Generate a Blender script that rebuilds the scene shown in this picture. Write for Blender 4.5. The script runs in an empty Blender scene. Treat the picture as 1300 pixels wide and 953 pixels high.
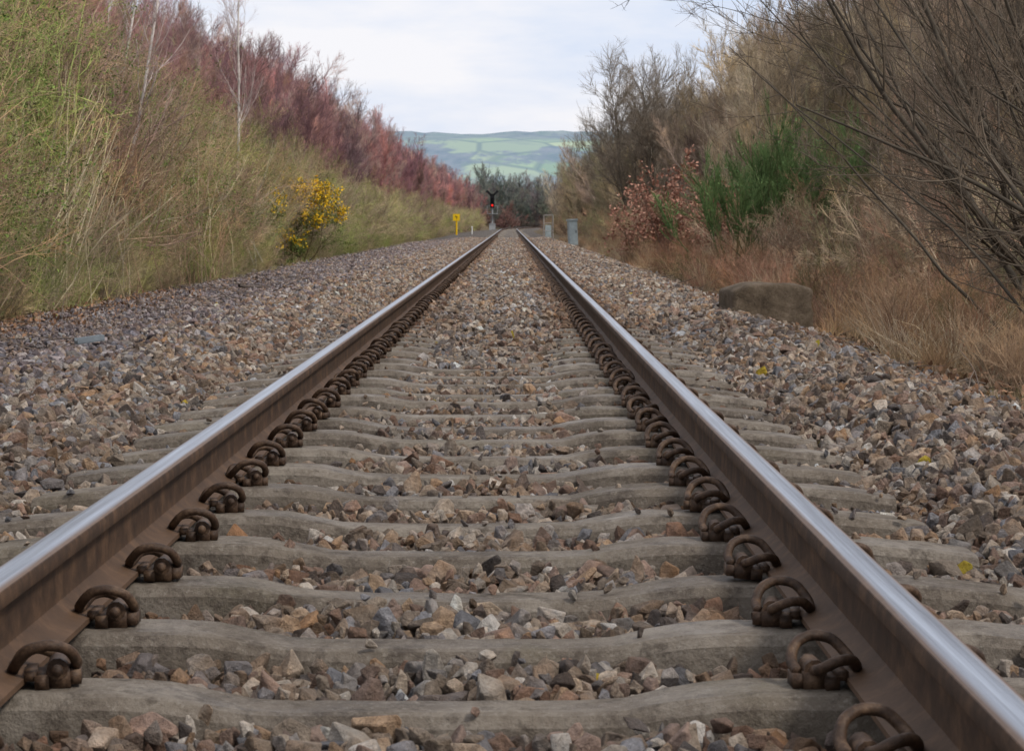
import bpy, bmesh, math, numpy as np
from mathutils import Vector
rng = np.random.default_rng(7)
scene = bpy.context.scene
ZC = 0.776          # camera height above sleeper seat level
RAILTOP = 0.171
def cl(Y):          # track centre line
    Y = np.asarray(Y, float)
    return np.where(Y > 250, (Y-250)**2/7000.0, 0.0)

# ------------------------------------------------------------ helpers
def nrm(v): return v/np.maximum(np.linalg.norm(v, axis=-1, keepdims=True), 1e-9)
def link(ob, parent=None):
    scene.collection.objects.link(ob)
    if parent: ob.parent = parent
    return ob
def empty(name, loc=(0,0,0)):
    e = bpy.data.objects.new(name, None); e.location = loc; scene.collection.objects.link(e); return e
def quad_mesh(name, V, F, mats, mi=None, attrs=None, smooth=True):
    me = bpy.data.meshes.new(name)
    V = np.asarray(V, np.float32); F = np.asarray(F, np.int32)
    n = len(F); k = F.shape[1]
    me.vertices.add(len(V)); me.vertices.foreach_set('co', V.ravel())
    me.loops.add(n*k); me.loops.foreach_set('vertex_index', F.ravel())
    me.polygons.add(n); me.polygons.foreach_set('loop_start', np.arange(0, n*k, k, dtype=np.int32))
    if mi is not None: me.polygons.foreach_set('material_index', np.asarray(mi, np.int32))
    me.polygons.foreach_set('use_smooth', np.full(n, smooth))
    for m in mats: me.materials.append(m)
    if attrs:
        for an, av in attrs.items():
            a = me.attributes.new(an, 'FLOAT', 'POINT'); a.data.foreach_set('value', np.asarray(av, np.float32))
    me.update(calc_edges=True); me.validate()
    return me

class MB:
    def __init__(s): s.V=[]; s.F=[]; s.M=[]; s.A=[]; s.n=0
    def add(s, V, F, m=0, a=None):
        V=np.asarray(V).reshape(-1,3); F=np.asarray(F).reshape(-1,4)
        s.V.append(V); s.F.append(F+s.n); s.M.append(np.full(len(F), m))
        s.A.append(np.zeros(len(V)) if a is None else np.broadcast_to(a, (len(V),)).astype(float)); s.n+=len(V)
    def tubes(s, P, R, k=3, m=0, a=0.0):
        n, q, _ = P.shape
        T = nrm(np.gradient(P, axis=1))
        ref = nrm(rng.normal(size=(n,1,3)))
        A = nrm(np.cross(T, ref)); B = np.cross(T, A)
        an = np.arange(k)*2*math.pi/k
        V = P[:,:,None,:] + R[:,:,None,None]*(np.cos(an)[None,None,:,None]*A[:,:,None,:] + np.sin(an)[None,None,:,None]*B[:,:,None,:])
        I = np.arange(n*q*k).reshape(n,q,k)
        a0=I[:,:-1,:]; a1=np.roll(a0,-1,2); b0=I[:,1:,:]; b1=np.roll(b0,-1,2)
        s.add(V, np.stack([a0,a1,b1,b0],-1), m, a)
    def leaves(s, C, size, m=1, stretch=1.6, up=0.0):
        n=len(C); d=nrm(rng.normal(size=(n,3))+np.array([0,0,up])); e=nrm(np.cross(d, rng.normal(size=(n,3))))
        sz=size*rng.uniform(.6,1.3,(n,1))
        V=np.stack([C, C+d*sz*stretch*.5+e*sz*.4, C+d*sz*stretch, C+d*sz*stretch*.5-e*sz*.4],1)
        s.add(V, np.arange(n*4).reshape(n,4), m, np.repeat(rng.uniform(0,1,n),4))
    def box(s, c, h, m=0, a=0):
        c=np.array(c,float); h=np.array(h,float)
        V=np.array([[x,y,z] for x in(-1,1) for y in(-1,1) for z in(-1,1)],float)*h+c
        F=[[0,1,3,2],[4,6,7,5],[0,4,5,1],[2,3,7,6],[0,2,6,4],[1,5,7,3]]
        s.add(V,F,m,a)
    def cyl(s, p, q, r, k=12, m=0, r2=None):
        P=np.array([[p,q]],float); R=np.array([[r, r if r2 is None else r2]],float)
        s.tubes(P,R,k,m)
        T=nrm(P[0,1]-P[0,0]); e=T*r*0.02
        s.tubes(np.array([[P[0,1],P[0,1]+e]]), np.array([[R[0,1],1e-5]]), k, m)
        s.tubes(np.array([[P[0,0],P[0,0]-e]]), np.array([[R[0,0],1e-5]]), k, m)
    def mesh(s, name, mats, smooth=True):
        return quad_mesh(name, np.concatenate(s.V), np.concatenate(s.F), mats, np.concatenate(s.M), {'lv':np.concatenate(s.A)}, smooth)
    def obj(s, name, mats, parent=None, smooth=True, loc=(0,0,0)):
        o=bpy.data.objects.new(name, s.mesh(name, mats, smooth)); o.location=loc; return link(o,parent)

def strands(S, D, L, R0, nseg, bend, up, taper=0.25):
    n=len(S); P=np.zeros((n,nseg+1,3)); P[:,0]=S; d=nrm(D); st=(L/nseg)[:,None]
    for i in range(nseg):
        d=nrm(d+rng.normal(size=(n,3))*bend+np.array([0,0,up])); P[:,i+1]=P[:,i]+d*st
    R=R0[:,None]*np.linspace(1,taper,nseg+1)[None,:]
    return P,R
def children(P,R,count,ratio,ang,nseg,bend,up,tmin=.15,rr=.55,rmin=.0015, tip=.35):
    n,q,_=P.shape; L=np.linalg.norm(np.diff(P,axis=1),axis=2).sum(1)
    idx=rng.choice(n,count,p=L/L.sum()); t=rng.uniform(tmin,.98,count)*(q-1); i=np.minimum(t.astype(int),q-2); f=(t-i)[:,None]
    S=P[idx,i]*(1-f)+P[idx,i+1]*f; T=nrm(P[idx,i+1]-P[idx,i]); r=R[idx,i]*(1-f[:,0])+R[idx,i+1]*f[:,0]
    pe=nrm(np.cross(T, rng.normal(size=(count,3)))); a=(ang*rng.uniform(.6,1.3,count))[:,None]
    D=T*np.cos(a)+pe*np.sin(a)
    Lc=L[idx]*ratio*rng.uniform(.5,1.25,count)*(1-.45*t/(q-1))
    return strands(S,D,Lc,np.maximum(r*rr,rmin),nseg,bend,up,tip)
def plant(stems, levels, leaf=None, ktrunk=5):
    mb=MB(); P,R=stems; mb.tubes(P,R,ktrunk,0,0.0); nl=len(levels)
    for j,lv in enumerate(levels):
        P,R=children(P,R,**lv); mb.tubes(P,R,3,0,(j+1)/nl)
    if leaf:
        n,size,stretch,up=leaf
        idx=rng.integers(0,len(P),n); k=rng.integers(1,P.shape[1],n)
        mb.leaves(P[idx,k]+rng.normal(size=(n,3))*.01,size,1,stretch,up)
    return mb
def fan(nst,H,spread,r,base=.2,nseg=7,bend=.09,up=.05,lean=(0,0)):
    th=rng.uniform(0,2*math.pi,nst); b=rng.uniform(0,base,nst)
    S=np.stack([np.cos(th)*b,np.sin(th)*b,np.full(nst,-.1)],1)
    an=rng.uniform(0.1,1,nst)*spread
    D=np.stack([np.cos(th)*np.sin(an)+lean[0],np.sin(th)*np.sin(an)+lean[1],np.cos(an)],1)
    return strands(S,D,H*rng.uniform(.7,1.05,nst),r*rng.uniform(.6,1,nst),nseg,bend,up)

def instancer(name, pts, rots, scl, idx, coll, col=None, parent=None):
    me=bpy.data.meshes.new(name); n=len(pts); me.vertices.add(n); me.vertices.foreach_set('co',np.asarray(pts,np.float32).ravel())
    def at(nm,ty,fld,v):
        a=me.attributes.new(nm,ty,'POINT'); a.data.foreach_set(fld,np.asarray(v).ravel())
    scl=np.asarray(scl,np.float32)
    if scl.ndim==1: scl=np.repeat(scl[:,None],3,1)
    at('rot','FLOAT_VECTOR','vector',np.asarray(rots,np.float32)); at('scl','FLOAT_VECTOR','vector',scl); at('pidx','INT','value',np.asarray(idx,np.int32))
    if col is None: col=np.ones((n,3))
    at('icol','FLOAT_COLOR','color',np.concatenate([col,np.ones((n,1))],1).astype(np.float32))
    ob=bpy.data.objects.new(name,me); link(ob,parent)
    g=bpy.data.node_groups.new(name+'_nodes','GeometryNodeTree')
    g.interface.new_socket('Geometry',in_out='INPUT',socket_type='NodeSocketGeometry'); g.interface.new_socket('Geometry',in_out='OUTPUT',socket_type='NodeSocketGeometry')
    N=g.nodes; gi=N.new('NodeGroupInput'); go=N.new('NodeGroupOutput'); ip=N.new('GeometryNodeInstanceOnPoints'); ci=N.new('GeometryNodeCollectionInfo')
    ci.inputs['Collection'].default_value=coll; ci.inputs['Separate Children'].default_value=True; ci.inputs['Reset Children'].default_value=True
    ip.inputs['Pick Instance'].default_value=True
    def na(nm,ty):
        x=N.new('GeometryNodeInputNamedAttribute'); x.data_type=ty; x.inputs['Name'].default_value=nm
        return [o for o in x.outputs if o.enabled and o.name=='Attribute'][0]
    L=g.links
    L.new(gi.outputs[0],ip.inputs['Points']); L.new(ci.outputs[0],ip.inputs['Instance'])
    L.new(na('pidx','INT'),ip.inputs['Instance Index']); L.new(na('rot','FLOAT_VECTOR'),ip.inputs['Rotation']); L.new(na('scl','FLOAT_VECTOR'),ip.inputs['Scale'])
    L.new(ip.outputs[0],go.inputs[0])
    md=ob.modifiers.new('instances','NODES'); md.node_group=g
    return ob
def protos(name, meshes):
    c=bpy.data.collections.new(name)
    for i,m in enumerate(meshes):
        c.objects.link(bpy.data.objects.new('%s_part_%02d'%(name,i),m))
    return c
def zrot(n, tilt=.06):
    return np.stack([rng.normal(0,tilt,n),rng.normal(0,tilt,n),rng.uniform(0,6.283,n)],1)

# ------------------------------------------------------------ materials
class NT:
    def __init__(s,name):
        s.m=bpy.data.materials.new(name); s.m.use_nodes=True; s.t=s.m.node_tree; s.N=s.t.nodes; s.L=s.t.links
        s.b=s.N['Principled BSDF']; s.b.inputs['Roughness'].default_value=.85; s.b.inputs['Specular IOR Level'].default_value=.25
    def put(s,sock,v):
        if isinstance(v,bpy.types.NodeSocket): s.L.new(v,sock)
        elif isinstance(v,(tuple,list)): sock.default_value=(*v,1) if len(v)==3 and sock.type=='RGBA' else v
        else: sock.default_value=v
    def noise(s,scale,vec=None,detail=5,rough=.6,out='Fac'):
        n=s.N.new('ShaderNodeTexNoise'); n.inputs['Scale'].default_value=scale; n.inputs['Detail'].default_value=detail; n.inputs['Roughness'].default_value=rough
        if vec is not None: s.L.new(vec,n.inputs['Vector'])
        return n.outputs[out]
    def vor(s,scale,vec=None,feat='F1',out='Color'):
        n=s.N.new('ShaderNodeTexVoronoi'); n.feature=feat; n.inputs['Scale'].default_value=scale
        if vec is not None: s.L.new(vec,n.inputs['Vector'])
        return n.outputs[out]
    def mix(s,f,a,b,mode='MIX'):
        n=s.N.new('ShaderNodeMix'); n.data_type='RGBA'; n.blend_type=mode
        s.put(n.inputs['Factor'],f); s.put(n.inputs[6],a); s.put(n.inputs[7],b); return n.outputs[2]
    def ramp(s,f,stops):
        n=s.N.new('ShaderNodeValToRGB'); s.L.new(f,n.inputs[0]); e=n.color_ramp.elements
        while len(e)<len(stops): e.new(.5)
        for x,(p,c) in zip(e,stops): x.position=p; x.color=(*c,1) if isinstance(c,(tuple,list)) else (c,c,c,1)
        return n.outputs[0]
    def math(s,op,a,b=0.0,clamp=False):
        n=s.N.new('ShaderNodeMath'); n.operation=op; n.use_clamp=clamp; s.put(n.inputs[0],a); s.put(n.inputs[1],b); return n.outputs[0]
    def pos(s): return s.N.new('ShaderNodeNewGeometry').outputs['Position']
    def obj(s): return s.N.new('ShaderNodeTexCoord').outputs['Object']
    def sep(s,v):
        n=s.N.new('ShaderNodeSeparateXYZ'); s.L.new(v,n.inputs[0]); return n.outputs
    def attr(s,name,ty='GEOMETRY',out='Fac'):
        n=s.N.new('ShaderNodeAttribute'); n.attribute_name=name; n.attribute_type=ty; return n.outputs[out]
    def bump(s,h,st=.5,dist=.01):
        n=s.N.new('ShaderNodeBump'); n.inputs['Strength'].default_value=st; n.inputs['Distance'].default_value=dist; s.L.new(h,n.inputs['Height']); s.L.new(n.outputs[0],s.b.inputs['Normal'])
    def col(s,c): s.put(s.b.inputs['Base Color'],c)
    def rough(s,c): s.put(s.b.inputs['Roughness'],c)

def mat_stone():
    m=NT('ballast_stone'); c=m.attr('icol','INSTANCER','Color'); o=m.obj()
    n=m.noise(2.6,o,7,.75); k=m.mix(1,c,m.ramp(n,[(.25,.42),(.5,.95),(.75,1.7)]),'MULTIPLY')
    st=m.ramp(m.noise(3.1,m.pos(),6,.7),[(.45,0.0),(.66,.8)])
    k=m.mix(st,k,m.mix(1,k,(.90,.67,.46),'MULTIPLY'))
    m.col(k); m.bump(m.noise(5,o,6,.7),.7,.14); return m.m
def mat_twig(name,trunk=None,twig=None,inst=True):
    m=NT(name); lv=m.attr('lv')
    if inst:
        c=m.attr('icol','INSTANCER','Color'); base=m.mix(lv,m.mix(1,c,(.95,.98,1.05),'MULTIPLY'),c)
        n2=m.noise(.9,m.pos(),4,.6); base=m.mix(1,base,m.ramp(n2,[(.3,(.42,.38,.42)),(.5,(1,1,1)),(.7,(1.4,1.28,1.0))]),'MULTIPLY')
    else: base=m.mix(lv,trunk,twig)
    n=m.noise(3,m.obj(),3); m.col(m.mix(1,base,m.ramp(n,[(.3,.6),(.7,1.45)]),'MULTIPLY')); m.b.inputs['Specular IOR Level'].default_value=.15
    return m.m
def mat_leaf(name,a,b):
    m=NT(name); m.col(m.mix(m.attr('lv'),a,b)); m.b.inputs['Specular IOR Level'].default_value=.2; m.rough(.7)
    return m.m
M_stone=mat_stone(); M_twig=mat_twig('twigs')
M_green=mat_leaf('broom_leaf',(.055,.115,.022),(.23,.31,.07))
M_straw=mat_twig('dry_grass_blades')

def mat_concrete():
    m=NT('weathered_concrete_sleeper'); p=m.pos()
    a=m.ramp(m.noise(2.3,p,7,.75),[(.32,(.070,.054,.040)),(.5,(.155,.127,.098)),(.70,(.27,.235,.19))])
    b=m.mix(m.ramp(m.noise(1.3,p,5,.7),[(.54,0.0),(.68,.4)]),a,(.12,.105,.062))
    b=m.mix(m.ramp(m.noise(80,p,4,.75),[(.52,0.0),(.72,.55)]),b,(.32,.285,.235))
    b=m.mix(m.ramp(m.noise(14,p,6,.8),[(.50,0.0),(.63,.65)]),b,(.045,.033,.024))
    m.col(b); m.bump(m.noise(45,p,6,.75),.9,.012); m.rough(m.ramp(m.noise(3,p),[(.35,.45),(.6,.9)])); return m.m
def mat_rail():
    m=NT('rail_steel'); p=m.pos(); rx=m.math('ABSOLUTE',m.attr('rx')); z=m.sep(p)[2]
    mp=m.N.new('ShaderNodeMapping'); m.L.new(p,mp.inputs[0]); mp.inputs['Scale'].default_value=(70,.5,60)
    st=m.noise(1.0,mp.outputs[0],6,.75)
    edge=m.math('ADD',rx,m.math('MULTIPLY',m.math('SUBTRACT',st,.5),.026))
    top=m.math('GREATER_THAN',z,RAILTOP-.005)
    band=m.ramp(m.math('MULTIPLY',edge,20.0),[(.34,1.0),(.54,0.0)])
    mask=m.math('MULTIPLY',top,band)
    rust=m.ramp(m.noise(9,p,7,.75),[(.3,(.018,.009,.0045)),(.5,(.050,.026,.013)),(.72,(.125,.068,.035))])
    low=m.ramp(m.math('MULTIPLY',z,8.0),[(.1,1.0),(.6,.0)])
    rust=m.mix(m.math('MULTIPLY',low,.5),rust,(.13,.074,.040))
    rust=m.mix(m.math('MULTIPLY',top,.55),rust,(.20,.145,.115))
    sh=m.mix(m.ramp(st,[(.35,0.0),(.65,1.0)]),(.20,.215,.25),(.52,.56,.62))
    m.col(m.mix(mask,rust,sh)); m.put(m.b.inputs['Metallic'],m.math('MULTIPLY',mask,.95))
    m.rough(m.mix(mask,(.75,.75,.75),m.ramp(st,[(.3,.28),(.7,.45)]))); m.bump(m.noise(120,p,4,.7),.25,.003); m.b.inputs['Specular IOR Level'].default_value=.3
    return m.m
def mat_rust():
    m=NT('rusty_clip_iron'); p=m.pos()
    m.col(m.ramp(m.noise(28,p,6,.75),[(.3,(.018,.011,.007)),(.5,(.056,.032,.019)),(.72,(.16,.10,.06))])); m.rough(.6); m.bump(m.noise(150,p,4),.5,.003); return m.m
M_conc=mat_concrete(); M_rail=mat_rail(); M_rust=mat_rust()

def simple(name,c,r=.6,metal=0,var=.25,scale=8):
    m=NT(name); n=m.noise(scale,m.pos(),5,.7); m.col(m.mix(1,c,m.ramp(n,[(.3,1-var),(.7,1+var)]),'MULTIPLY')); m.rough(r); m.b.inputs['Metallic'].default_value=metal; return m.m

# ------------------------------------------------------------ ground
def sm(a,b,x): t=np.clip((x-a)/(b-a),0,1); return t*t*(3-2*t)
def wob(x,y,s): return np.sin(x*1.7/s+y*.9/s)+.6*np.sin(x*3.1/s-y*2.3/s+1.3)+.4*np.sin(y*5.1/s+x*.7/s)
def bed(x,Y):
    """ballast surface height, x relative to track centre"""
    cb=-.070+.070*sm(11,24,Y)
    z=cb*np.ones_like(x)
    L=.014*wob(x,Y,.6)
    left=np.interp(x,[-60,-5,-4.4,-3.3,-2.6,-1.9,-1.45],[-.22,-.22,-.17,-.12,-.02,.01,.0])
    right=np.interp(x,[1.42,1.6,1.95,2.3,2.75,3.2,60],[0,.03,.03,-.07,-.2,-.24,-.24])
    z=np.where(x<-1.2, cb+(left-cb)*sm(1.22,1.6,-x)+L*sm(1.4,1.8,-x), z)
    z=np.where(x>1.2, cb+(right-cb)*sm(1.22,1.6,x)+L*sm(1.4,1.8,x), z)
    return z
def ground_z(x,Y):
    xr=x-cl(np.minimum(Y,600))
    z=bed(xr,Y)
    z=z+np.clip((-xr-5.6),0,9)*.60*sm(10,40,Y)*(1-sm(380,480,Y))+.15*wob(x,Y,3)*sm(5.5,8,-xr)
    z=z+np.clip((xr-5.5),0,9)*.28*(1-sm(300,420,Y))+.08*wob(x,Y,3)*sm(3.5,6,xr)
    return z
xs=np.unique(np.concatenate([-np.geomspace(20,6000,24),np.arange(-20,-6,.5),np.arange(-6,6,.12),np.arange(6,20,.5),np.geomspace(20,6000,24)]))
ys=np.unique(np.concatenate([np.arange(-8,20,.3),np.arange(20,120,1.0),np.arange(120,600,6.),np.geomspace(600,7000,20),[-3000,-1000,-200,-50,-20]]))
X,Y=np.meshgrid(xs,ys,indexing='ij'); Z=ground_z(X,Y)-.035
nx,ny=X.shape; I=np.arange(nx*ny).reshape(nx,ny)
F=np.stack([I[:-1,:-1],I[1:,:-1],I[1:,1:],I[:-1,1:]],-1).reshape(-1,4)
XR=X-cl(np.minimum(Y,600)); kind=np.maximum(sm(4.4,5.2,-XR),sm(2.2,2.9,XR))
kind=np.maximum(kind,sm(430,470,Y))
def mat_ground():
    m=NT('ground_soil_and_ballast'); p=m.pos(); k=m.attr('kind')
    k=m.ramp(m.math('ADD',k,m.math('MULTIPLY',m.math('SUBTRACT',m.noise(2.5,p,5,.7),.5),1.1)),[(.4,0.0),(.6,1.0)])
    v=m.sep(m.vor(22,p))[0]
    bal=m.mix(1,m.ramp(v,[(0,(.11,.090,.076)),(.5,(.21,.178,.152)),(1,(.34,.30,.265))]),m.ramp(m.vor(22,p,'F1','Distance'),[(.0,1.1),(.6,.3)]),'MULTIPLY')
    soil=m.ramp(m.noise(1.6,p,8,.75),[(.3,(.045,.032,.02)),(.5,(.11,.08,.045)),(.7,(.16,.13,.07))])
    m.col(m.mix(k,bal,soil)); m.bump(m.noise(14,p,8,.75),.8,.06); m.rough(.95); return m.m
me=quad_mesh('ground',np.stack([X,Y,Z],-1).reshape(-1,3),F,[mat_ground()],None,{'kind':kind.ravel()})
link(bpy.data.objects.new('ground',me))

# ------------------------------------------------------------ hills
hx=np.linspace(-2500,2500,420); hy=np.concatenate([np.linspace(900,3200,110)])
HX,HY=np.meshgrid(hx,hy,indexing='ij')
hp=np.interp(HY,[900,1300,1800,2300,2700,3200],[-5,10,34,68,91,60])
HZ=hp+2.6*np.sin(HX/170+.6)*sm(1200,2200,HY)+1.6*np.sin(HX/61+HY/150)*sm(1100,1800,HY)+4*np.sin(HX/400+HY/300)*sm(1100,1800,HY)
lump=np.clip(wob(HX,HY,38)-.1,0,1.5)
HZ+=np.where((HY>2600)&(HY<2720),1.0,0)*(lump*2.2+rng.uniform(0,1.2,HX.shape))
n1,n2=HX.shape; I=np.arange(n1*n2).reshape(n1,n2); F=np.stack([I[:-1,:-1],I[1:,:-1],I[1:,1:],I[:-1,1:]],-1).reshape(-1,4)
def mat_hill():  # fields, hedges and woods paled and blued: distance haze painted into their colours
    m=NT('hill_fields'); p=m.pos()
    mp=m.N.new('ShaderNodeMapping'); m.L.new(p,mp.inputs[0]); mp.inputs['Scale'].default_value=(1,.22,0); mp.inputs['Rotation'].default_value=(0,0,.25)
    q=mp.outputs[0]
    cell=m.sep(m.vor(.018,q))[0]
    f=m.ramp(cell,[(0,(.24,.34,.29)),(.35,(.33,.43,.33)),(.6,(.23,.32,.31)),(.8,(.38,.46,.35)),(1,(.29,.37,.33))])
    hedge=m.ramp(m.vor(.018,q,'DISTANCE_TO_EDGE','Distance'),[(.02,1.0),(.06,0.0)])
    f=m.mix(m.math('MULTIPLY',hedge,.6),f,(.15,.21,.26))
    wood=m.ramp(m.noise(.009,q,8,.65),[(.50,0.0),(.55,1.0)])
    z=m.sep(p)[2]
    zz=m.math('ADD',z,m.math('MULTIPLY',m.noise(.012,q,6,.6),50.0))
    w2=m.ramp(m.math('DIVIDE',zz,130.0),[(.74,0.0),(.81,1.0)])
    w3=m.ramp(m.math('DIVIDE',zz,130.0),[(.36,.8),(.44,0.0)])
    woodm=m.math('MULTIPLY',m.math('MAXIMUM',m.math('MAXIMUM',wood,m.math('MULTIPLY',w2,.85)),w3),.9)
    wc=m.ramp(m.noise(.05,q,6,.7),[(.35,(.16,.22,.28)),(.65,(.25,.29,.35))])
    m.col(m.mix(woodm,f,wc)); m.rough(1.0); m.b.inputs['Specular IOR Level'].default_value=0; return m.m
me=quad_mesh('hills',np.stack([HX,HY,HZ],-1).reshape(-1,3),F,[mat_hill()]); link(bpy.data.objects.new('hills',me))

# ------------------------------------------------------------ railway track
track=empty('railway_track')
prof=[(-.070,.000),(.070,.000),(.070,.010),(.030,.024),(.011,.040),(.010,.085),(.011,.112),(.022,.121),(.0345,.126),(.0355,.130),(.0355,.145),(.033,.153),(.026,.1575),(.013,.159),(0,.1592),(-.013,.159),(-.026,.1575),(-.033,.153),(-.0355,.145),(-.0355,.130),(-.0345,.126),(-.022,.121),(-.011,.112),(-.010,.085),(-.011,.040),(-.030,.024),(-.070,.010)]
prof=np.array(prof); K=len(prof)
def rail(name,off):
    yy=np.concatenate([np.arange(-6,40,2.),np.arange(40,250,10.),np.arange(250,480,5.)])
    cx=cl(yy)+off+.0015*np.sin(yy*.35+off)
    V=np.zeros((len(yy),K,3)); V[:,:,0]=cx[:,None]+prof[None,:,0]; V[:,:,1]=yy[:,None]; V[:,:,2]=.012+prof[None,:,1]
    I=np.arange(len(yy)*K).reshape(len(yy),K); a=I[:-1]; b=I[1:]; F=np.stack([np.roll(a,-1,1),a,b,np.roll(b,-1,1)],-1).reshape(-1,4)
    me=quad_mesh(name,V.reshape(-1,3),F,[M_rail],None,{'rx':np.tile(prof[:,0],len(yy))})
    o=link(bpy.data.objects.new(name,me),track)
    md=o.modifiers.new('edge','EDGE_SPLIT'); md.split_angle=math.radians(38)
GX=.753
rail('left_rail',-GX); rail('right_rail',GX)
def sleeper_mesh(seed):
    r=np.random.default_rng(seed)
    st=np.concatenate([[-1.26,-1.245],np.linspace(-1.15,1.15,34),[1.245,1.26]])
    tz=np.interp(np.abs(st),[0,.3,.48,1.0,1.2,1.26],[-.036,-.034,.0,.0,-.018,-.03]); hw=np.interp(np.abs(st),[0,.3,.48,1.26],[.074,.078,.098,.100])
    hw=hw*np.where(np.abs(st)>1.25,.93,1)
    V=[];
    for x,z,h in zip(st,tz,hw):
        j=r.normal(0,.0028,4); jz=r.normal(0,.0010)
        V+= [(x,-h-.03,-.2),(x,-h-.006+j[0],z-.022),(x,-h+.010,z-.004+j[1]*.5),(x,-h+.022,z+jz),(x,0,z+.001),(x,h-.022,z+jz),(x,h-.010,z-.004+j[2]*.5),(x,h+.006+j[3],z-.022),(x,h+.03,-.2)]
    V=np.array(V); k=9; n=len(st); I=np.arange(n*k).reshape(n,k)
    F=np.stack([I[:-1,:-1],I[1:,:-1],I[1:,1:],I[:-1,1:]],-1).reshape(-1,4)
    caps=[]
    for row,flip in ((I[0],False),(I[-1],True)):
        for a,b in ((0,7),(1,6),(2,5)):
            q=[row[a],row[a+1],row[b],row[b+1]]
            caps.append(q[::-1] if flip else q)
    F=np.concatenate([F,np.array(caps)])
    return quad_mesh('concrete_sleeper_shape',V,F,[M_conc],smooth=False)
slY=4.95+.66*np.arange(-16,500); slY=slY[slY<400]; ns=len(slY)
slY=slY+np.where(slY>6,rng.normal(0,.012,ns),0)
csl=protos('concrete_sleepers',[sleeper_mesh(i) for i in range(5)])
instancer('sleepers',np.stack([cl(slY)+rng.normal(0,.015,ns),slY,rng.normal(0,.003,ns)],1),np.stack([rng.normal(0,.012,ns),np.zeros(ns),rng.normal(0,.006,ns)],1),np.ones(ns),rng.integers(0,5,ns),csl,None,track)
def crom(P,n=8):
    P=np.array(P,float); P=np.vstack([2*P[0]-P[1],P,2*P[-1]-P[-2]]); out=[]
    for i in range(1,len(P)-2):
        for t in np.linspace(0,1,n,endpoint=False):
            a,b,c,d=P[i-1:i+3]; out.append(.5*((2*b)+(-a+c)*t+(2*a-5*b+4*c-d)*t*t+(-a+3*b-3*c+d)*t**3))
    out.append(P[-2]); return np.array(out)
def clip_mesh():
    mb=MB()
    path=crom([(.050,-.060,.030),(.050,-.02,.030),(.050,.035,.032),(.042,.062,.040),(.015,.066,.052),(-.010,.048,.050),(-.024,.018,.034),(-.026,-.018,.032),(-.018,-.046,.046),(.006,-.062,.070),(.040,-.064,.076),(.070,-.050,.064),(.082,-.024,.040),(.078,.008,.026)],7)
    mb.tubes(path[None],np.full((1,len(path)),.0100),10,0)
    for e,s in ((path[0],path[0]-path[1]),(path[-1],path[-1]-path[-2])):
        d=s/np.linalg.norm(s); mb.tubes(np.array([[e,e+d*.003,e+d*.004]]),np.array([[.0100,.008,1e-5]]),10,0)
    mb.cyl((.050,-.038,.030),(.050,.030,.030),.019,10)
    mb.box((.050,-.002,.012),(.020,.034,.016)); mb.box((.022,0,.010),(.012,.05,.012)); mb.box((.076,0,.012),(.012,.030,.012))
    mb.box((.004,0,.022),(.010,.045,.008))
    return mb.mesh('rail_clip_shape',[M_rust])
ccl=protos('rail_clips',[clip_mesh()])
cy=slY[(slY<150)]; pts=[];rt=[]
for y in cy:
    for r_ in (-GX,GX):
        for s in (-1,1):
            pts.append((r_+s*.074,y+rng.normal(0,.006),.004)); rt.append((0,rng.normal(0,.04),(0 if s>0 else math.pi)+rng.normal(0,.12)))
pts=np.array(pts); instancer('rail_clips',pts,np.array(rt),np.full(len(pts),.97),np.zeros(len(pts)),ccl,None,track)

# ------------------------------------------------------------ ballast
def stone(seed):
    r=np.random.default_rng(seed); bm=bmesh.new()
    ax=np.array([1,r.uniform(.6,.95),r.uniform(.45,.8)])
    p=nrm(r.normal(size=(14,3)))*r.uniform(.72,1.12,(14,1))*ax*.5
    for q in p: bm.verts.new(q)
    bmesh.ops.convex_hull(bm,input=bm.verts)
    for v in [v for v in bm.verts if not v.link_faces]: bm.verts.remove(v)
    bmesh.ops.dissolve_limit(bm,angle_limit=math.radians(16),verts=bm.verts,edges=bm.edges)
    bmesh.ops.bevel(bm,geom=list(bm.edges),offset=.022,segments=1,affect='EDGES')
    me=bpy.data.meshes.new('stone_shape'); bm.to_mesh(me); bm.free(); me.materials.append(M_stone); return me
cst=protos('ballast_stones',[stone(100+i) for i in range(20)])
def spread(y0,y1,sp,xl,xr):
    ny=int((y1-y0)/sp); out=[]
    for i in range(ny):
        y=y0+(i+.5)*sp; a=max(xl,-.23*y-1.0); b=min(xr,.23*y+1.0)
        if b<=a: continue
        x=np.arange(a,b,sp); out.append(np.stack([x+rng.uniform(-.5,.5,len(x))*sp,y+rng.uniform(-.5,.5,len(x))*sp],1))
    return np.concatenate(out)
PX=[];SC=[]
for (y0,y1,sp,layers) in ((2.2,14,.036,2),(14,30,.044,1),(30,60,.06,1),(60,130,.10,1)):
    for l in range(layers):
        p=spread(y0,y1,sp*(1 if l==0 else 1.25),-5.2,3.0)
        s=sp*rng.lognormal(.22,.38,len(p))*1.05
        PX.append(np.c_[p,np.full(len(p),l)]); SC.append(s)
P=np.concatenate(PX); S=np.concatenate(SC); x=P[:,0]; y=P[:,1]; lay=P[:,2]
edge=np.where(x<0,sm(3.9,5.1,-x+.22*wob(x,y,1.)),sm(2.2,2.95,x+.1*wob(x,y,.8))); keep=rng.uniform(0,1,len(x))>edge*.93
dy=np.abs((y-4.95+.33)%.66-.33); onsl=(dy<np.where(np.abs(x)<.4,.104,.126)+.012*rng.normal(size=len(x)))&(np.abs(x)<1.27)
thin=sm(13,25,y)
pk=np.where(np.abs(x)<.6,.016+.6*thin,.018+.28*thin)
pk=np.where(np.abs(x)>1.18,pk+.08,pk)
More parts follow.
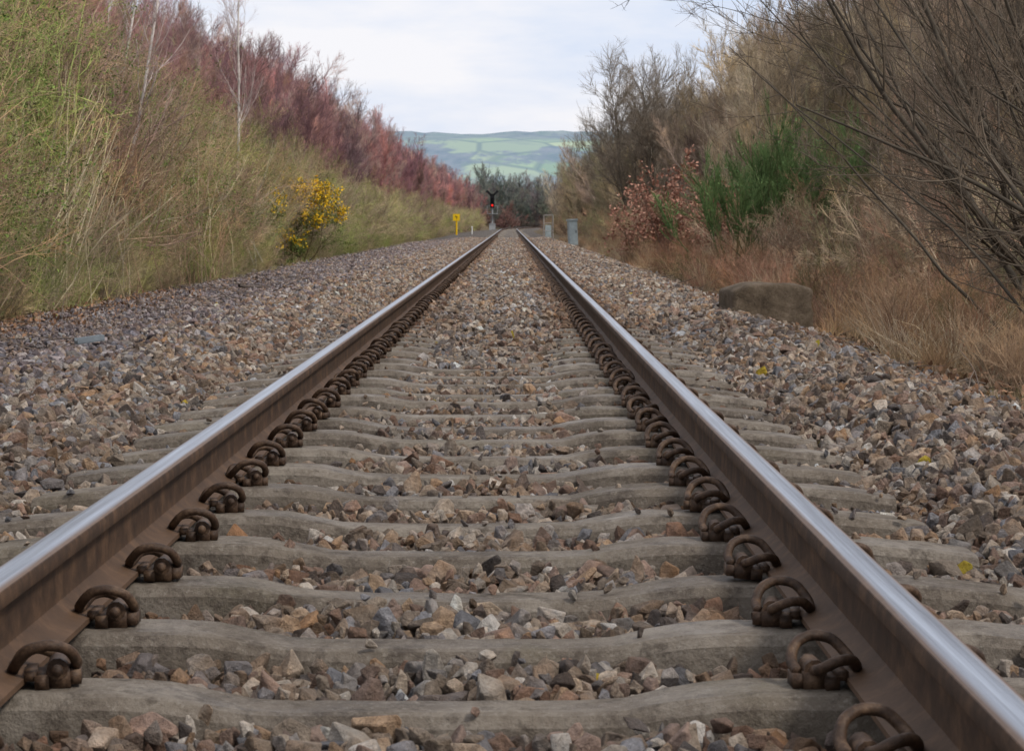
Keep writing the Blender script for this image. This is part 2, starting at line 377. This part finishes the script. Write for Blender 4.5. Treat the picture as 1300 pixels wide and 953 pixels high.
keep&=~(onsl&(rng.uniform(0,1,len(x))>pk))
keep&=~((np.abs(np.abs(x)-GX)<.10))
keep&=~((np.abs(np.abs(x)-GX)<.20)&(dy<.13))
P=P[keep];S=S[keep];x=x[keep];y=y[keep];lay=lay[keep];onsl=onsl[keep]
S=np.where(x<-2.7,S*.66,S); S=np.where((np.abs(x)>1.3)&(x>-2.7),S*1.15,S); S=np.where(rng.uniform(0,1,len(S))<.02,S*1.5,S); S=np.minimum(S,.115)
S=np.where(onsl,np.minimum(S,.032),S); S=np.where(np.abs(np.abs(x)-GX)<.14,np.minimum(S,.04),S)
z=bed(x,y)+rng.normal(0,.010,len(x))+lay*.010-.004
z=z+.012*wob(x,y,.22)*(np.abs(x)<.6)*.7
zs=np.interp(np.abs(x),[0,.3,.48,1.0,1.26],[-.036,-.034,0,0,-.025])
z=np.where(onsl,zs+S*.22,z)
n=len(x); print('stones',n)
pal=np.array([(.32,.265,.21),(.24,.195,.155),(.27,.20,.165),(.41,.375,.33),(.13,.112,.103),(.21,.212,.228),(.34,.245,.165),(.54,.52,.49),(.19,.13,.10),(.29,.27,.255)])
pw=np.array([.18,.18,.13,.12,.10,.10,.06,.03,.06,.09]); pw/=pw.sum()
palL=np.array([(.21,.18,.19),(.26,.228,.232),(.14,.12,.13),(.33,.31,.315),(.18,.175,.20),(.25,.20,.17)])
C=pal[rng.choice(len(pal),n,p=pw)]; CL=palL[rng.integers(0,len(palL),n)]
u=rng.uniform(0,1,n); C=np.where((u<sm(1.6,2.8,-x)*.9)[:,None],CL,C)
C=np.where((u>.9990)[:,None],np.array([.38,.31,.04]),C)
C=C*rng.uniform(.55,1.3,(n,1))
near=(sm(.42,.0,np.abs(np.abs(x)-GX)))[:,None]
C=C*(1-near)+C*near*np.array([.66,.48,.35])
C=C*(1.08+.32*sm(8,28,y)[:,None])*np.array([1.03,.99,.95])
C=np.minimum(C,.65)
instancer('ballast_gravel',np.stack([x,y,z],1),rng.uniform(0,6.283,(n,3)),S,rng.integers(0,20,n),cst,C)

# ------------------------------------------------------------ vegetation prototypes
def scrub_mesh(seed,H=3.0,leaf=None,nst=16,spread_=.6,rm=1.0,bend=.15):
    mb=plant(fan(nst,H,spread_,.019,.45,bend=bend,up=.03),[dict(count=150,ratio=.46,ang=.7,nseg=5,bend=.16,up=.05,tmin=.08,rmin=.004*rm),dict(count=1100,ratio=.50,ang=.7,nseg=4,bend=.16,up=.03,tmin=.1,rmin=.0025*rm),dict(count=3000,ratio=.62,ang=.65,nseg=3,bend=.16,up=.02,tmin=.1,rmin=.0017*rm)],leaf)
    return mb.mesh('scrub_shape',[M_twig,M_green])
def sap_mesh(H=5.5,ntr=2,fine=4500,spr=.16,rm=1.0):
    st=fan(ntr,H,spr,.036,.25,8,.06,.06)
    mb=plant(st,[dict(count=26*ntr,ratio=.34,ang=.62,nseg=6,bend=.09,up=.09,tmin=.12,rmin=.006*rm),dict(count=700,ratio=.46,ang=.55,nseg=4,bend=.1,up=.07,tmin=.1,rmin=.0034*rm),dict(count=fine,ratio=.7,ang=.5,nseg=3,bend=.1,up=.04,tmin=.1,rmin=.0024*rm)])
    return mb.mesh('sapling_shape',[M_twig])
c_scrub=protos('scrub_leafy',[scrub_mesh(0,leaf=(10000,.018,2.0,.3)),scrub_mesh(1,leaf=(7000,.018,2.0,.3)),scrub_mesh(2,leaf=(3500,.016,2.2,.5)),scrub_mesh(3),scrub_mesh(4,nst=10),scrub_mesh(5,nst=22,spread_=.4)])
c_bare=protos('scrub_bare',[scrub_mesh(i,2.6,None,18,.75,1.3) for i in range(4)])
c_sap=protos('saplings',[sap_mesh(5.2,1+(i%3),rm=1.25) for i in range(5)])
c_thick=protos('sturdy_trees',[sap_mesh(6.0,3,6500,.30,1.5) for i in range(4)])
c_far=protos('far_trees',[sap_mesh(6.0,4,5000,.34,4.) for i in range(4)])
c_farb=protos('far_bushes',[scrub_mesh(i,2.6,None,18,.8,6.) for i in range(3)])

def place(name,coll,npro,n,xf,yf,sc,cols,var=.3,lo=0,vs=1.0,pick=None):
    x=xf(n); y=yf(n)
    k=~((x>-6.0)&(x<-4.6)&(y>56)&(y<71))
    k&=~((x>3.0)&(x<6.4)&(y>38)&(y<48.5)&(rng.uniform(0,1,n)<.88))
    k&=~((x>2.9)&(x<5.4)&(y>50)&(y<61)&(rng.uniform(0,1,n)<.9))
    k&=~((x>3.6)&(x<9.5)&(y>80)&(y<112)&(coll.name=='sturdy_trees')&(x/y>.03)&(x/y<.075))
    x=x[k];y=y[k];n=len(x)
    x=x+cl(y); z=ground_z(x,y)-.05
    cols=np.array(cols); f=(wob(x+3.1*len(name),y,2.4)/4+.5)*len(cols)+rng.normal(0,1.1,n)
    c=cols[np.floor(f).astype(int)%len(cols)]*rng.uniform(1-var,1+var,(n,1))
    s=sc(x,y)*rng.uniform(.7,1.22,n)
    idx=rng.integers(lo,npro,n) if pick is None else pick(x,y)
    instancer(name,np.stack([x,y,z],1),zrot(n,.10),np.stack([s,s,s*vs],1),idx,coll,c)
U=lambda a,b:(lambda n:rng.uniform(a,b,n))
def Yd(a,b,p=1.0): return lambda n:a+(b-a)*rng.uniform(0,1,n)**p
OL=[(.42,.34,.15),(.34,.33,.12),(.54,.43,.24),(.40,.27,.17),(.31,.34,.11),(.46,.32,.21),(.24,.165,.125),(.34,.23,.18),(.48,.40,.28)]
PU=[(.35,.18,.20),(.28,.155,.17),(.41,.235,.22),(.26,.15,.165),(.43,.32,.28),(.47,.23,.22),(.33,.21,.17),(.21,.14,.145)]
BR=[(.33,.265,.18),(.41,.33,.225),(.25,.20,.14),(.35,.265,.205),(.31,.285,.17),(.44,.37,.27)]
def pickL(x,y):
    n=len(x); g=wob(x,y,1.9)+rng.normal(0,.7,n)+.7*sm(50,18,y)
    return np.where(g>.5,rng.integers(0,2,n),np.where(g>-.1,2,rng.integers(3,6,n)))
place('broom_scrub',c_scrub,6,270,U(-8.2,-5.7),Yd(16,85,1.2),lambda x,y:(1.0+.15*sm(5.9,7.5,-x))*(1-.28*sm(30,60,y)),OL,.38,pick=pickL)
place('low_scrub',c_scrub,6,520,U(-5.9,-4.95),Yd(15,200,1.5),lambda x,y:.25+.26*sm(5,5.8,-x),[(.50,.41,.23),(.38,.35,.14),(.52,.39,.25),(.30,.23,.16),(.34,.36,.13),(.44,.31,.22)],.38)
place('lineside_scrub',c_bare,4,520,U(-7.4,-5.6),Yd(62,360,1.3),lambda x,y:np.full(len(x),.78),[(.46,.40,.22),(.40,.37,.16),(.48,.38,.26),(.36,.26,.19),(.33,.36,.13)],.35)
place('birch_thicket',c_sap,5,800,U(-17,-6.7),Yd(22,150,1.2),lambda x,y:.66+.28*sm(45,110,y),PU,.35)
place('far_birch_thicket',c_sap,5,700,U(-17,-6.6),Yd(140,385,1.1),lambda x,y:np.full(len(x),.95),PU)
# right side
place('bare_woodland',c_thick,4,300,U(5.8,16),Yd(26,140,1.2),lambda x,y:.78+.24*sm(5,10,x),BR,.4)
place('far_bare_woodland',c_thick,4,330,U(5.5,17),Yd(130,350,1.1),lambda x,y:np.full(len(x),.95),BR,.4)
place('bramble_scrub',c_bare,4,440,U(4.3,7.5),Yd(22,330,1.4),lambda x,y:.55+.25*sm(4.5,7,x),[(.40,.28,.18),(.44,.34,.23),(.26,.20,.13),(.42,.25,.17),(.34,.33,.17),(.23,.16,.11)],.42)
place('bramble_thicket',c_bare,4,170,U(2.95,5.4),Yd(14,70,1.2),lambda x,y:np.full(len(x),.27),[(.34,.18,.12),(.24,.15,.09),(.36,.25,.16),(.18,.16,.07),(.38,.21,.14)],.4)
n=800; x=rng.uniform(-80,110,n); y=rng.uniform(395,600,n); z=np.zeros(n)-.3
k=~((np.abs(x-cl(y))<4)&(y<430)); x=x[k];y=y[k];z=z[k];n=len(x)
instancer('distant_trees',np.stack([x,y,z],1),zrot(n),rng.uniform(1.0,1.6,n),rng.integers(0,4,n),c_far,np.array([(.21,.18,.18),(.17,.185,.16),(.24,.18,.18),(.15,.185,.16)])[rng.integers(0,4,n)]*rng.uniform(.75,1.3,(n,1)))
n=600; x=rng.uniform(-60,80,n); y=rng.uniform(385,560,n); k=~((np.abs(x-cl(y))<3)&(y<425)); x=x[k];y=y[k];n=len(x)
instancer('distant_undergrowth',np.stack([x,y,np.full(n,-.3)],1),zrot(n),np.stack([np.full(n,1.6),np.full(n,1.6),rng.uniform(.9,1.8,n)],1),rng.integers(0,3,n),c_farb,np.array([(.20,.16,.14),(.15,.165,.12),(.26,.15,.13)])[rng.integers(0,3,n)]*rng.uniform(.7,1.3,(n,1)))

# grass
def tuft(H,nb,lean):
    th=rng.uniform(0,6.283,nb); b=rng.uniform(0,.12,nb); S=np.stack([np.cos(th)*b,np.sin(th)*b,np.full(nb,-.03)],1)
    th2=rng.uniform(0,6.283,nb); a=rng.uniform(.05,lean,nb); D=np.stack([np.cos(th2)*np.sin(a),np.sin(th2)*np.sin(a),np.cos(a)],1)
    P,R=strands(S,D,H*rng.uniform(.4,1.1,nb),np.full(nb,.0036),4,.16,-.09,.2)
    mb=MB(); mb.tubes(P,R,3,0,np.repeat(rng.uniform(0,1,nb),5*3)); return mb.mesh('tuft_shape',[M_straw])
c_tuft=protos('grass_tufts',[tuft(.75,60,.8) for _ in range(4)]+[tuft(.35,80,1.0) for _ in range(3)])
def grass(name,n,xf,yf,sc,cols,lo=0,hi=7,zs=1.0,thr=-.4):
    x=xf(n); y=yf(n); pat=wob(x,y,1.3)+rng.normal(0,.6,n); k=pat>thr; x=x[k];y=y[k];n=len(x); x=x+cl(y); z=ground_z(x,y)-.03
    s=sc*rng.uniform(.35,1.2,n)
    instancer(name,np.stack([x,y,z],1),zrot(n,.25),np.stack([s,s,s*zs],1),rng.integers(lo,hi,n),c_tuft,np.array(cols)[rng.integers(0,len(cols),n)]*rng.uniform(.5,1.25,(n,1)))
ST=[(.52,.38,.23),(.46,.32,.19),(.62,.50,.34),(.36,.24,.15),(.40,.31,.17),(.44,.26,.16)]
grass('dry_grass',4200,lambda n:2.8+4.2*rng.uniform(0,1,n)**.8,Yd(17,150,1.6),.86,ST,thr=-.3)
grass('short_grass',1300,lambda n:2.5+3.0*rng.uniform(0,1,n),Yd(9,24,1.),.34,ST+[(.18,.14,.06),(.16,.19,.06),(.22,.14,.09),(.14,.17,.05)],4,7)
grass('verge_grass',1000,lambda n:-4.7-1.4*rng.uniform(0,1,n),Yd(15,150,1.5),.45,[(.46,.39,.20),(.36,.35,.14),(.54,.43,.26),(.28,.30,.10)],4,7)
P,R=strands(np.zeros((26,3))+rng.normal(size=(26,3))*np.array([.3,.3,0]),np.stack([rng.normal(0,.22,26),rng.normal(0,.22,26),np.ones(26)],1),rng.uniform(1.2,2.6,26),np.full(26,.006),7,.08,0,.4)
mb=MB(); mb.tubes(P,R,4,0,0.); P2,R2=children(P,R,180,.18,.5,4,.1,.1,.35,.7,.0025); mb.tubes(P2,R2,3,0,1.)
c_st=protos('tall_stems',[mb.mesh('stem_shape',[M_straw])])
n=110; x=rng.uniform(-6.9,-5.2,n); y=rng.uniform(16,75,n); k=~((y>52)&(y<71)&(x>-6.2)); x=x[k];y=y[k];n=len(x)
instancer('tall_dry_stems',np.stack([x,y,ground_z(x,y)],1),zrot(n,.14),rng.uniform(.7,1.3,n),np.zeros(n),c_st,np.array([(.60,.50,.32),(.48,.38,.22),(.42,.26,.17),(.55,.50,.36)])[rng.integers(0,4,n)])

M_lit=mat_leaf('fallen_leaves',(.13,.065,.035),(.38,.22,.13))
mb=MB(); n=20000; lf=rng.uniform(0,1,n)<.25
x=np.where(lf,-3.6-2.0*rng.uniform(0,1,n)**.7,2.1+3.7*rng.uniform(0,1,n)**.8); y=8+28*rng.uniform(0,1,n); z=ground_z(x,y)+.0+rng.uniform(0,.03,n)
mb.leaves(np.stack([x,y,z],1),.036,0,1.3,0); mb.obj('leaf_litter',[M_lit])
M_dead=mat_twig('dead_wood',(.10,.08,.07),(.17,.13,.10),False)
n=420; x=np.where(rng.uniform(0,1,n)<.65,-rng.uniform(2.2,5.2,n),rng.uniform(1.9,3.5,n)); y=rng.uniform(8,45,n); th=rng.uniform(0,6.28,n)
P,R=strands(np.stack([x,y,ground_z(x,y)+.03],1),np.stack([np.cos(th),np.sin(th),rng.normal(.03,.08,n)],1),rng.uniform(.1,.6,n),rng.uniform(.003,.007,n),5,.12,-.01,.4)
mb=MB(); mb.tubes(P,R,4,0,.5); mb.obj('fallen_twigs',[M_dead])

# ------------------------------------------------------------ individual plants
def T(trunk,twig,name): return mat_twig(name,trunk,twig,False)
M_birch=T((.66,.61,.56),(.32,.19,.18),'birch_bark')
def birch(loc,H,lean,r=.026):
    P,R=strands(np.array([[0,0,-.2]]),np.array([[lean,0,1.]]),np.array([H]),np.array([r]),12,.03,.01,.3)
    mb=plant((P,R),[dict(count=34,ratio=.2,ang=.6,nseg=6,bend=.08,up=.12,tmin=.35,rr=.4,rmin=.004),dict(count=340,ratio=.5,ang=.5,nseg=4,bend=.1,up=.04,rmin=.0022),dict(count=1500,ratio=.6,ang=.5,nseg=3,bend=.1,up=0,rmin=.0016)],None,8)
    mb.obj('birch_tree',[M_birch],loc=loc)
birch((-5.6,37,.1),6.8,.13,.034); birch((-6.2,40,.5),7.2,.10,.026); birch((-6.2,60,.3),8.0,.04,.038); birch((-7.4,50,1.),6.0,-.05,.024); birch((-7.0,30,1.),5.5,.05,.02)
M_tree=T((.16,.14,.11),(.27,.225,.175),'bare_tree_bark')
st=fan(9,7.5,.40,.085,.25,9,.08,.06)
mb=plant(st,[dict(count=120,ratio=.46,ang=.6,nseg=6,bend=.10,up=.05,tmin=.2,rr=.5,rmin=.016),dict(count=1500,ratio=.55,ang=.6,nseg=5,bend=.12,up=.04,tmin=.15,rmin=.010),dict(count=12000,ratio=.8,ang=.55,nseg=4,bend=.1,up=.03,rmin=.0065)])
mb.obj('bare_tree',[M_tree],loc=(5.7,108,-.1))
# overhanging trees, right foreground
M_haw=T((.075,.062,.047),(.15,.115,.083),'hawthorn_bark')
def hawthorn(loc,n,H,ldir,r0,tw=3800,up0=.75,ls=.35,bend=.09):
    S=rng.normal(size=(n,3))*np.array([.35,.5,0])
    D=np.stack([ldir+rng.normal(0,ls,n),rng.normal(0,.3,n),rng.uniform(up0,1.4,n)],1)
    P,R=strands(S,D,H*rng.uniform(.65,1.1,n),r0*rng.uniform(.4,1,n),10,bend,.02,.2)
    mb=plant((P,R),[dict(count=n*10,ratio=.38,ang=.6,nseg=6,bend=.13,up=.05,tmin=.15,rr=.5,rmin=.0042),dict(count=n*50,ratio=.50,ang=.65,nseg=5,bend=.14,up=.05,rmin=.0027),dict(count=tw,ratio=.62,ang=.65,nseg=3,bend=.12,up=.03,rmin=.0019)],None,6)
    mb.obj('hawthorn_tree',[M_haw],loc=loc)
hawthorn((4.5,18,-.2),15,4.2,-.95,.036,3400,.85,.22,.07)
hawthorn((6.3,25,-.1),16,5.2,-.6,.042,4000,.8)
hawthorn((4.4,15.5,-.2),11,3.2,-.60,.030,3000,.85,.25)
hawthorn((5.3,21,-.2),18,2.4,-.3,.020,5000,.5)
hawthorn((4.3,15.8,-.25),14,1.4,-.1,.014,3800,.7)
# gorse bush (yellow flowers)
M_gor=T((.13,.10,.05),(.14,.17,.055),'gorse_stems'); M_gl=mat_leaf('gorse_flowers',(.80,.46,.01),(.90,.60,.03)); M_gg=mat_leaf('gorse_needles',(.07,.10,.022),(.19,.22,.06))
def gorse(loc,H,nf,spr=.75):
    st=fan(12,H,spr,.016,.4,6,.18,.04)
    mb=plant(st,[dict(count=130,ratio=.5,ang=.7,nseg=5,bend=.14,up=.07,rmin=.004),dict(count=800,ratio=.55,ang=.7,nseg=4,bend=.12,up=.07,rmin=.003)])
    P=np.concatenate([v for v in mb.V[-1:]])
    i=rng.integers(0,len(P),6000); mb.leaves(P[i]+rng.normal(size=(6000,3))*.03,.030,1,2.0,.4)
    top=P[P[:,2]>H*.30]; top=top[rng.uniform(0,1,len(top))<sm(.30,.8,top[:,2]/H)+.12]
    cen=top[rng.integers(0,len(top),nf//9)]; c=np.repeat(cen,9,0)+rng.normal(size=(len(cen)*9,3))*.045
    mb.leaves(c,.052,2,1.2,.0)
    mb.obj('gorse_bush',[M_gor,M_gg,M_gl],loc=loc)
gorse((-5.3,67,-.1),1.9,3800); gorse((-5.9,67,.0),2.4,3600); gorse((-5.4,62,-.2),.95,900,.9); gorse((-6.1,61,.2),1.7,900)
# broom, right
M_bl=mat_leaf('broom_needles',(.055,.11,.038),(.15,.23,.08)); M_bs=T((.10,.11,.05),(.115,.18,.065),'broom_stems')
def broom(loc,H):
    st=fan(16,H,.8,.016,.35,6,.10,.04)
    mb=plant(st,[dict(count=110,ratio=.50,ang=.45,nseg=5,bend=.07,up=.10,rmin=.006,tmin=.35),dict(count=1300,ratio=.80,ang=.30,nseg=4,bend=.05,up=.08,rmin=.0055,tmin=.15)],(500,.03,3.0,1.5))
    mb.obj('broom_bush',[M_bs,M_bl],loc=loc)
broom((4.0,45,-.05),1.8); broom((4.7,46,.1),2.4); broom((5.5,47,.15),1.9); broom((6.2,48,.2),2.2)
M_be=T((.15,.105,.075),(.25,.16,.115),'beech_stems'); M_bel=mat_leaf('beech_leaves',(.26,.11,.075),(.50,.28,.20))
for loc,H,nl in (((3.9,60,-.15),2.3,2800),((4.7,57,-.1),1.8,1900),((3.3,62,-.2),1.6,1500)):
    st=fan(10,H,.75,.014,.25,6,.12,.04)
    mb=plant(st,[dict(count=90,ratio=.5,ang=.7,nseg=5,bend=.1,up=.03,rmin=.004),dict(count=700,ratio=.6,ang=.6,nseg=4,bend=.1,up=.02,rmin=.0025)],(nl,.062,1.4,-.3))
    mb.obj('beech_shrub',[M_be,M_bel],loc=loc)
P,R=strands(np.array([[0,0,.03]]),np.array([[.85,1.6,.01]]),np.array([3.2]),np.array([.022]),9,.05,0,.3)
mb=plant((P,R),[dict(count=6,ratio=.25,ang=.6,nseg=4,bend=.1,up=-.02,rmin=.006)]); mb.obj('fallen_branch',[M_dead],loc=(-3.45,34,-.08))

# ------------------------------------------------------------ concrete block (right)
bm=bmesh.new(); bmesh.ops.create_cube(bm,size=1); bmesh.ops.subdivide_edges(bm,edges=bm.edges,cuts=7,use_grid_fill=True)
for v in bm.verts:
    c=v.co; top=c.z>0
    c.x*=.74; c.y*=.5; c.z*=.46
    if top: c.z-= .30*max(0,(-c.x-.16)); c.z-=.10*max(0,c.x-.2); c.x*=.93
    l=Vector((c.x/.37,c.y/.25,c.z/.23)); d=max(0,l.length-1.4); c.x*=1-.06*d; c.y*=1-.06*d; c.z*=1-.08*d
    c+=Vector(rng.normal(0,.009,3))
me=bpy.data.meshes.new('concrete_block'); bm.to_mesh(me); bm.free()
m=NT('mossy_concrete'); p=m.pos(); m.col(m.ramp(m.noise(5,p,8,.8),[(.3,(.065,.047,.030)),(.5,(.18,.135,.09)),(.7,(.33,.255,.185))])); m.bump(m.noise(14,p,8,.85),1,.07); me.materials.append(m.m)
for q in me.polygons: q.use_smooth=True
o=link(bpy.data.objects.new('concrete_block',me)); o.location=(2.27,21.8,.04); o.rotation_euler=(0,.04,.2)
md=o.modifiers.new('sub','SUBSURF'); md.levels=1; md.render_levels=1

mb=MB(); mb.box((0,0,.02),(.09,.03,.012)); mb.box((0,-.028,.03),(.09,.005,.016)); mb.box((0,.028,.03),(.09,.005,.016))
o=mb.obj('metal_channel_offcut',[simple('galvanised',(.22,.25,.27),.45,.4)],smooth=False,loc=(-2.55,16.4,.01)); o.rotation_euler=(0,-.12,.5)

# ------------------------------------------------------------ signal
M_blk=simple('black_paint',(.012,.012,.014),.5); M_gry=simple('signal_post_paint',(.34,.35,.36),.5)
m=NT('red_lamp_lens'); m.col((.6,.01,.01)); m.b.inputs['Emission Color'].default_value=(1,.03,.02,1); m.b.inputs['Emission Strength'].default_value=1.2; M_red=m.m
sig=empty('railway_signal',(-2.15,325,-.15)); sig.scale=(1.22,1.22,1.18)
mb=MB(); mb.cyl((0,0,0),(0,0,3.2),.075,12); mb.obj('post',[M_gry],sig)
mb=MB(); mb.box((0,0,.3),(.32,.25,.35)); mb.box((0,.0,.68),(.36,.29,.03)); mb.obj('base_cabinet',[M_gry],sig,False)
mb=MB(); mb.box((0,-.05,1.75),(.55,.40,.03)); 
for sx in(-.53,.53): mb.cyl((sx,-.4,1.78),(sx,-.4,2.6),.02,8); mb.cyl((sx,.3,1.78),(sx,.3,2.6),.02,8)
mb.cyl((-.53,.3,2.6),(.53,.3,2.6),.02,8); mb.cyl((-.53,-.4,2.6),(-.53,.3,2.6),.02,8); mb.cyl((.53,-.4,2.6),(.53,.3,2.6),.02,8); mb.obj('platform',[M_gry],sig)
mb=MB(); mb.box((0,-.15,3.0),(.22,.06,.62)); mb.box((0,-.02,3.0),(.15,.12,.52))
for z in(2.65,3.0,3.35): mb.tubes(np.array([[(0,-.2,z+.0),(0,-.45,z+.0)]]),np.array([[.12,.12]]),12,0)
mb.obj('signal_head',[M_blk],sig,False)
mb=MB(); mb.cyl((0,-.212,2.65),(0,-.24,2.65),.11,16); mb.obj('red_lamp',[M_red],sig)
mb=MB()
for s in(-1,1):
    a=np.array([s*.10,-.1,3.70]); b=np.array([s*.58,-.1,4.20]); d=nrm(b-a); u=np.array([d[2],0,-d[0]])*.12; w=np.array([0,.05,0])
    V=[a-u-w,a+u-w,b+u-w,b-u-w,a-u+w,a+u+w,b+u+w,b-u+w]; mb.add(V,[[0,1,2,3],[7,6,5,4],[0,4,5,1],[1,5,6,2],[2,6,7,3],[3,7,4,0]])
mb.box((0,-.08,3.72),(.2,.07,.14)); mb.obj('junction_indicator_arms',[M_blk],sig,False)
mb=MB()
for sx in(-.18,.18): mb.cyl((sx,.35,0),(sx,.12,1.75),.02,6)
for k in range(6): t=.12+k*.15; mb.cyl((-.18,.35-.23*t,1.75*t),(.18,.35-.23*t,1.75*t),.012,6)
mb.obj('ladder',[M_gry],sig)

ysg=empty('yellow_sign',(-4.05,200,-.15)); M_y=simple('yellow_paint',(.80,.52,.01),.5,0,.1)
mb=MB(); mb.cyl((0,0,0),(0,0,1.5),.07,10); mb.obj('post',[M_y],ysg)
mb=MB(); mb.box((0,-.09,1.35),(.27,.015,.27)); mb.obj('panel',[M_y],ysg,False)
mb=MB(); mb.box((0,-.108,1.38),(.10,.002,.025)); mb.box((.03,-.108,1.30),(.02,.002,.08)); mb.box((-.06,-.108,1.45),(.05,.002,.02)); mb.obj('black_mark',[M_blk],ysg,False)
M_w=simple('white_paint',(.7,.7,.68),.6)
for (x,y) in ((-2.7,190),(-3.3,230)):
    mb=MB(); mb.cyl((0,0,0),(0,0,.55),.05,8); mb.box((0,0,.58),(.06,.06,.04)); mb.obj('marker_post',[M_w],loc=(x,y,-.15))
M_cab=simple('grey_cabinet_paint',(.42,.49,.50),.5,0,.2,4)
cab=empty('lineside_cabinet',(2.75,108,-.2)); cab.rotation_euler=(0,-.05,.2)
mb=MB(); mb.box((0,0,.55),(.17,.2,.52)); mb.obj('body',[M_cab],cab,False)
mb=MB(); mb.box((0,0,1.10),(.20,.23,.035)); mb.obj('lid',[M_cab],cab,False)
mb=MB(); mb.box((0,0,.01),(.21,.24,.04)); mb.obj('plinth',[M_conc],cab,False)
mb=MB(); mb.box((0,-.205,.55),(.14,.006,.45)); mb.box((.10,-.215,.6),(.012,.01,.06),1); mb.obj('door',[M_cab,M_blk],cab,False)
M_rl=simple('weathered_railing',(.33,.30,.27),.7)
fr=empty('access_railing',(2.35,152,-.2)); mb=MB()
for a in(-.27,.27):
    for b in(-.5,.5): mb.cyl((a,b,0),(a,b,1.45),.03,8)
for h in(.5,.95,1.42):
    for b in(-.5,.5): mb.cyl((-.27,b,h),(.27,b,h),.025,8)
    for a in(-.27,.27): mb.cyl((a,-.5,h),(a,.5,h),.025,8)
mb.obj('rails_and_posts',[M_rl],fr); mb=MB(); mb.box((0,.1,.45),(.18,.2,.4)); mb.obj('equipment_case',[M_cab],fr,False)

# ------------------------------------------------------------ sky and light
w=bpy.data.worlds.new('World'); scene.world=w; w.use_nodes=True; N=w.node_tree.nodes; L=w.node_tree.links
out=[n for n in N if n.type=='OUTPUT_WORLD'][0]; bgA=N['Background']
SE,SR=math.radians(48),math.radians(125)
sky=N.new('ShaderNodeTexSky'); sky.sky_type='NISHITA'; sky.sun_disc=False; sky.sun_elevation=SE; sky.sun_rotation=SR
L.new(sky.outputs[0],bgA.inputs[0]); bgA.inputs[1].default_value=.1
bgB=N.new('ShaderNodeBackground'); tc=N.new('ShaderNodeTexCoord'); mp=N.new('ShaderNodeMapping'); mp.inputs['Scale'].default_value=(1,1,4); L.new(tc.outputs['Generated'],mp.inputs[0])
nz=N.new('ShaderNodeTexNoise'); nz.inputs['Scale'].default_value=7; nz.inputs['Detail'].default_value=6; nz.inputs['Roughness'].default_value=.55; L.new(mp.outputs[0],nz.inputs['Vector'])
cr=N.new('ShaderNodeValToRGB'); L.new(nz.outputs[0],cr.inputs[0]); e=cr.color_ramp.elements
e[0].position=.36; e[0].color=(.70,.78,.95,1); e[1].position=.58; e[1].color=(.95,.94,.98,1)
L.new(cr.outputs[0],bgB.inputs[0]); bgB.inputs[1].default_value=1.03
mx=N.new('ShaderNodeMixShader'); mx.inputs[0].default_value=.92; L.new(bgA.outputs[0],mx.inputs[1]); L.new(bgB.outputs[0],mx.inputs[2]); L.new(mx.outputs[0],out.inputs[0])
sl=bpy.data.lights.new('sun','SUN'); sl.energy=2.5; sl.angle=math.radians(10); sl.color=(1,.94,.87)
so=link(bpy.data.objects.new('sun',sl)); d=Vector((math.sin(SR)*math.cos(SE),math.cos(SR)*math.cos(SE),math.sin(SE)))
so.rotation_euler=d.to_track_quat('Z','Y').to_euler()

cam=bpy.data.cameras.new('camera'); co=link(bpy.data.objects.new('camera',cam)); co.location=(.125,0,ZC)
cam.sensor_width=36; cam.lens=36*3276/1300; cam.clip_end=9000; cam.clip_start=.1
co.rotation_euler=(math.radians(90)-math.atan(193.5/3276),0,-math.atan(2/3276))
cam.dof.use_dof=True; cam.dof.focus_distance=9; cam.dof.aperture_fstop=22
scene.camera=co
scene.view_settings.view_transform='Standard'; scene.view_settings.look='None'; scene.view_settings.exposure=0
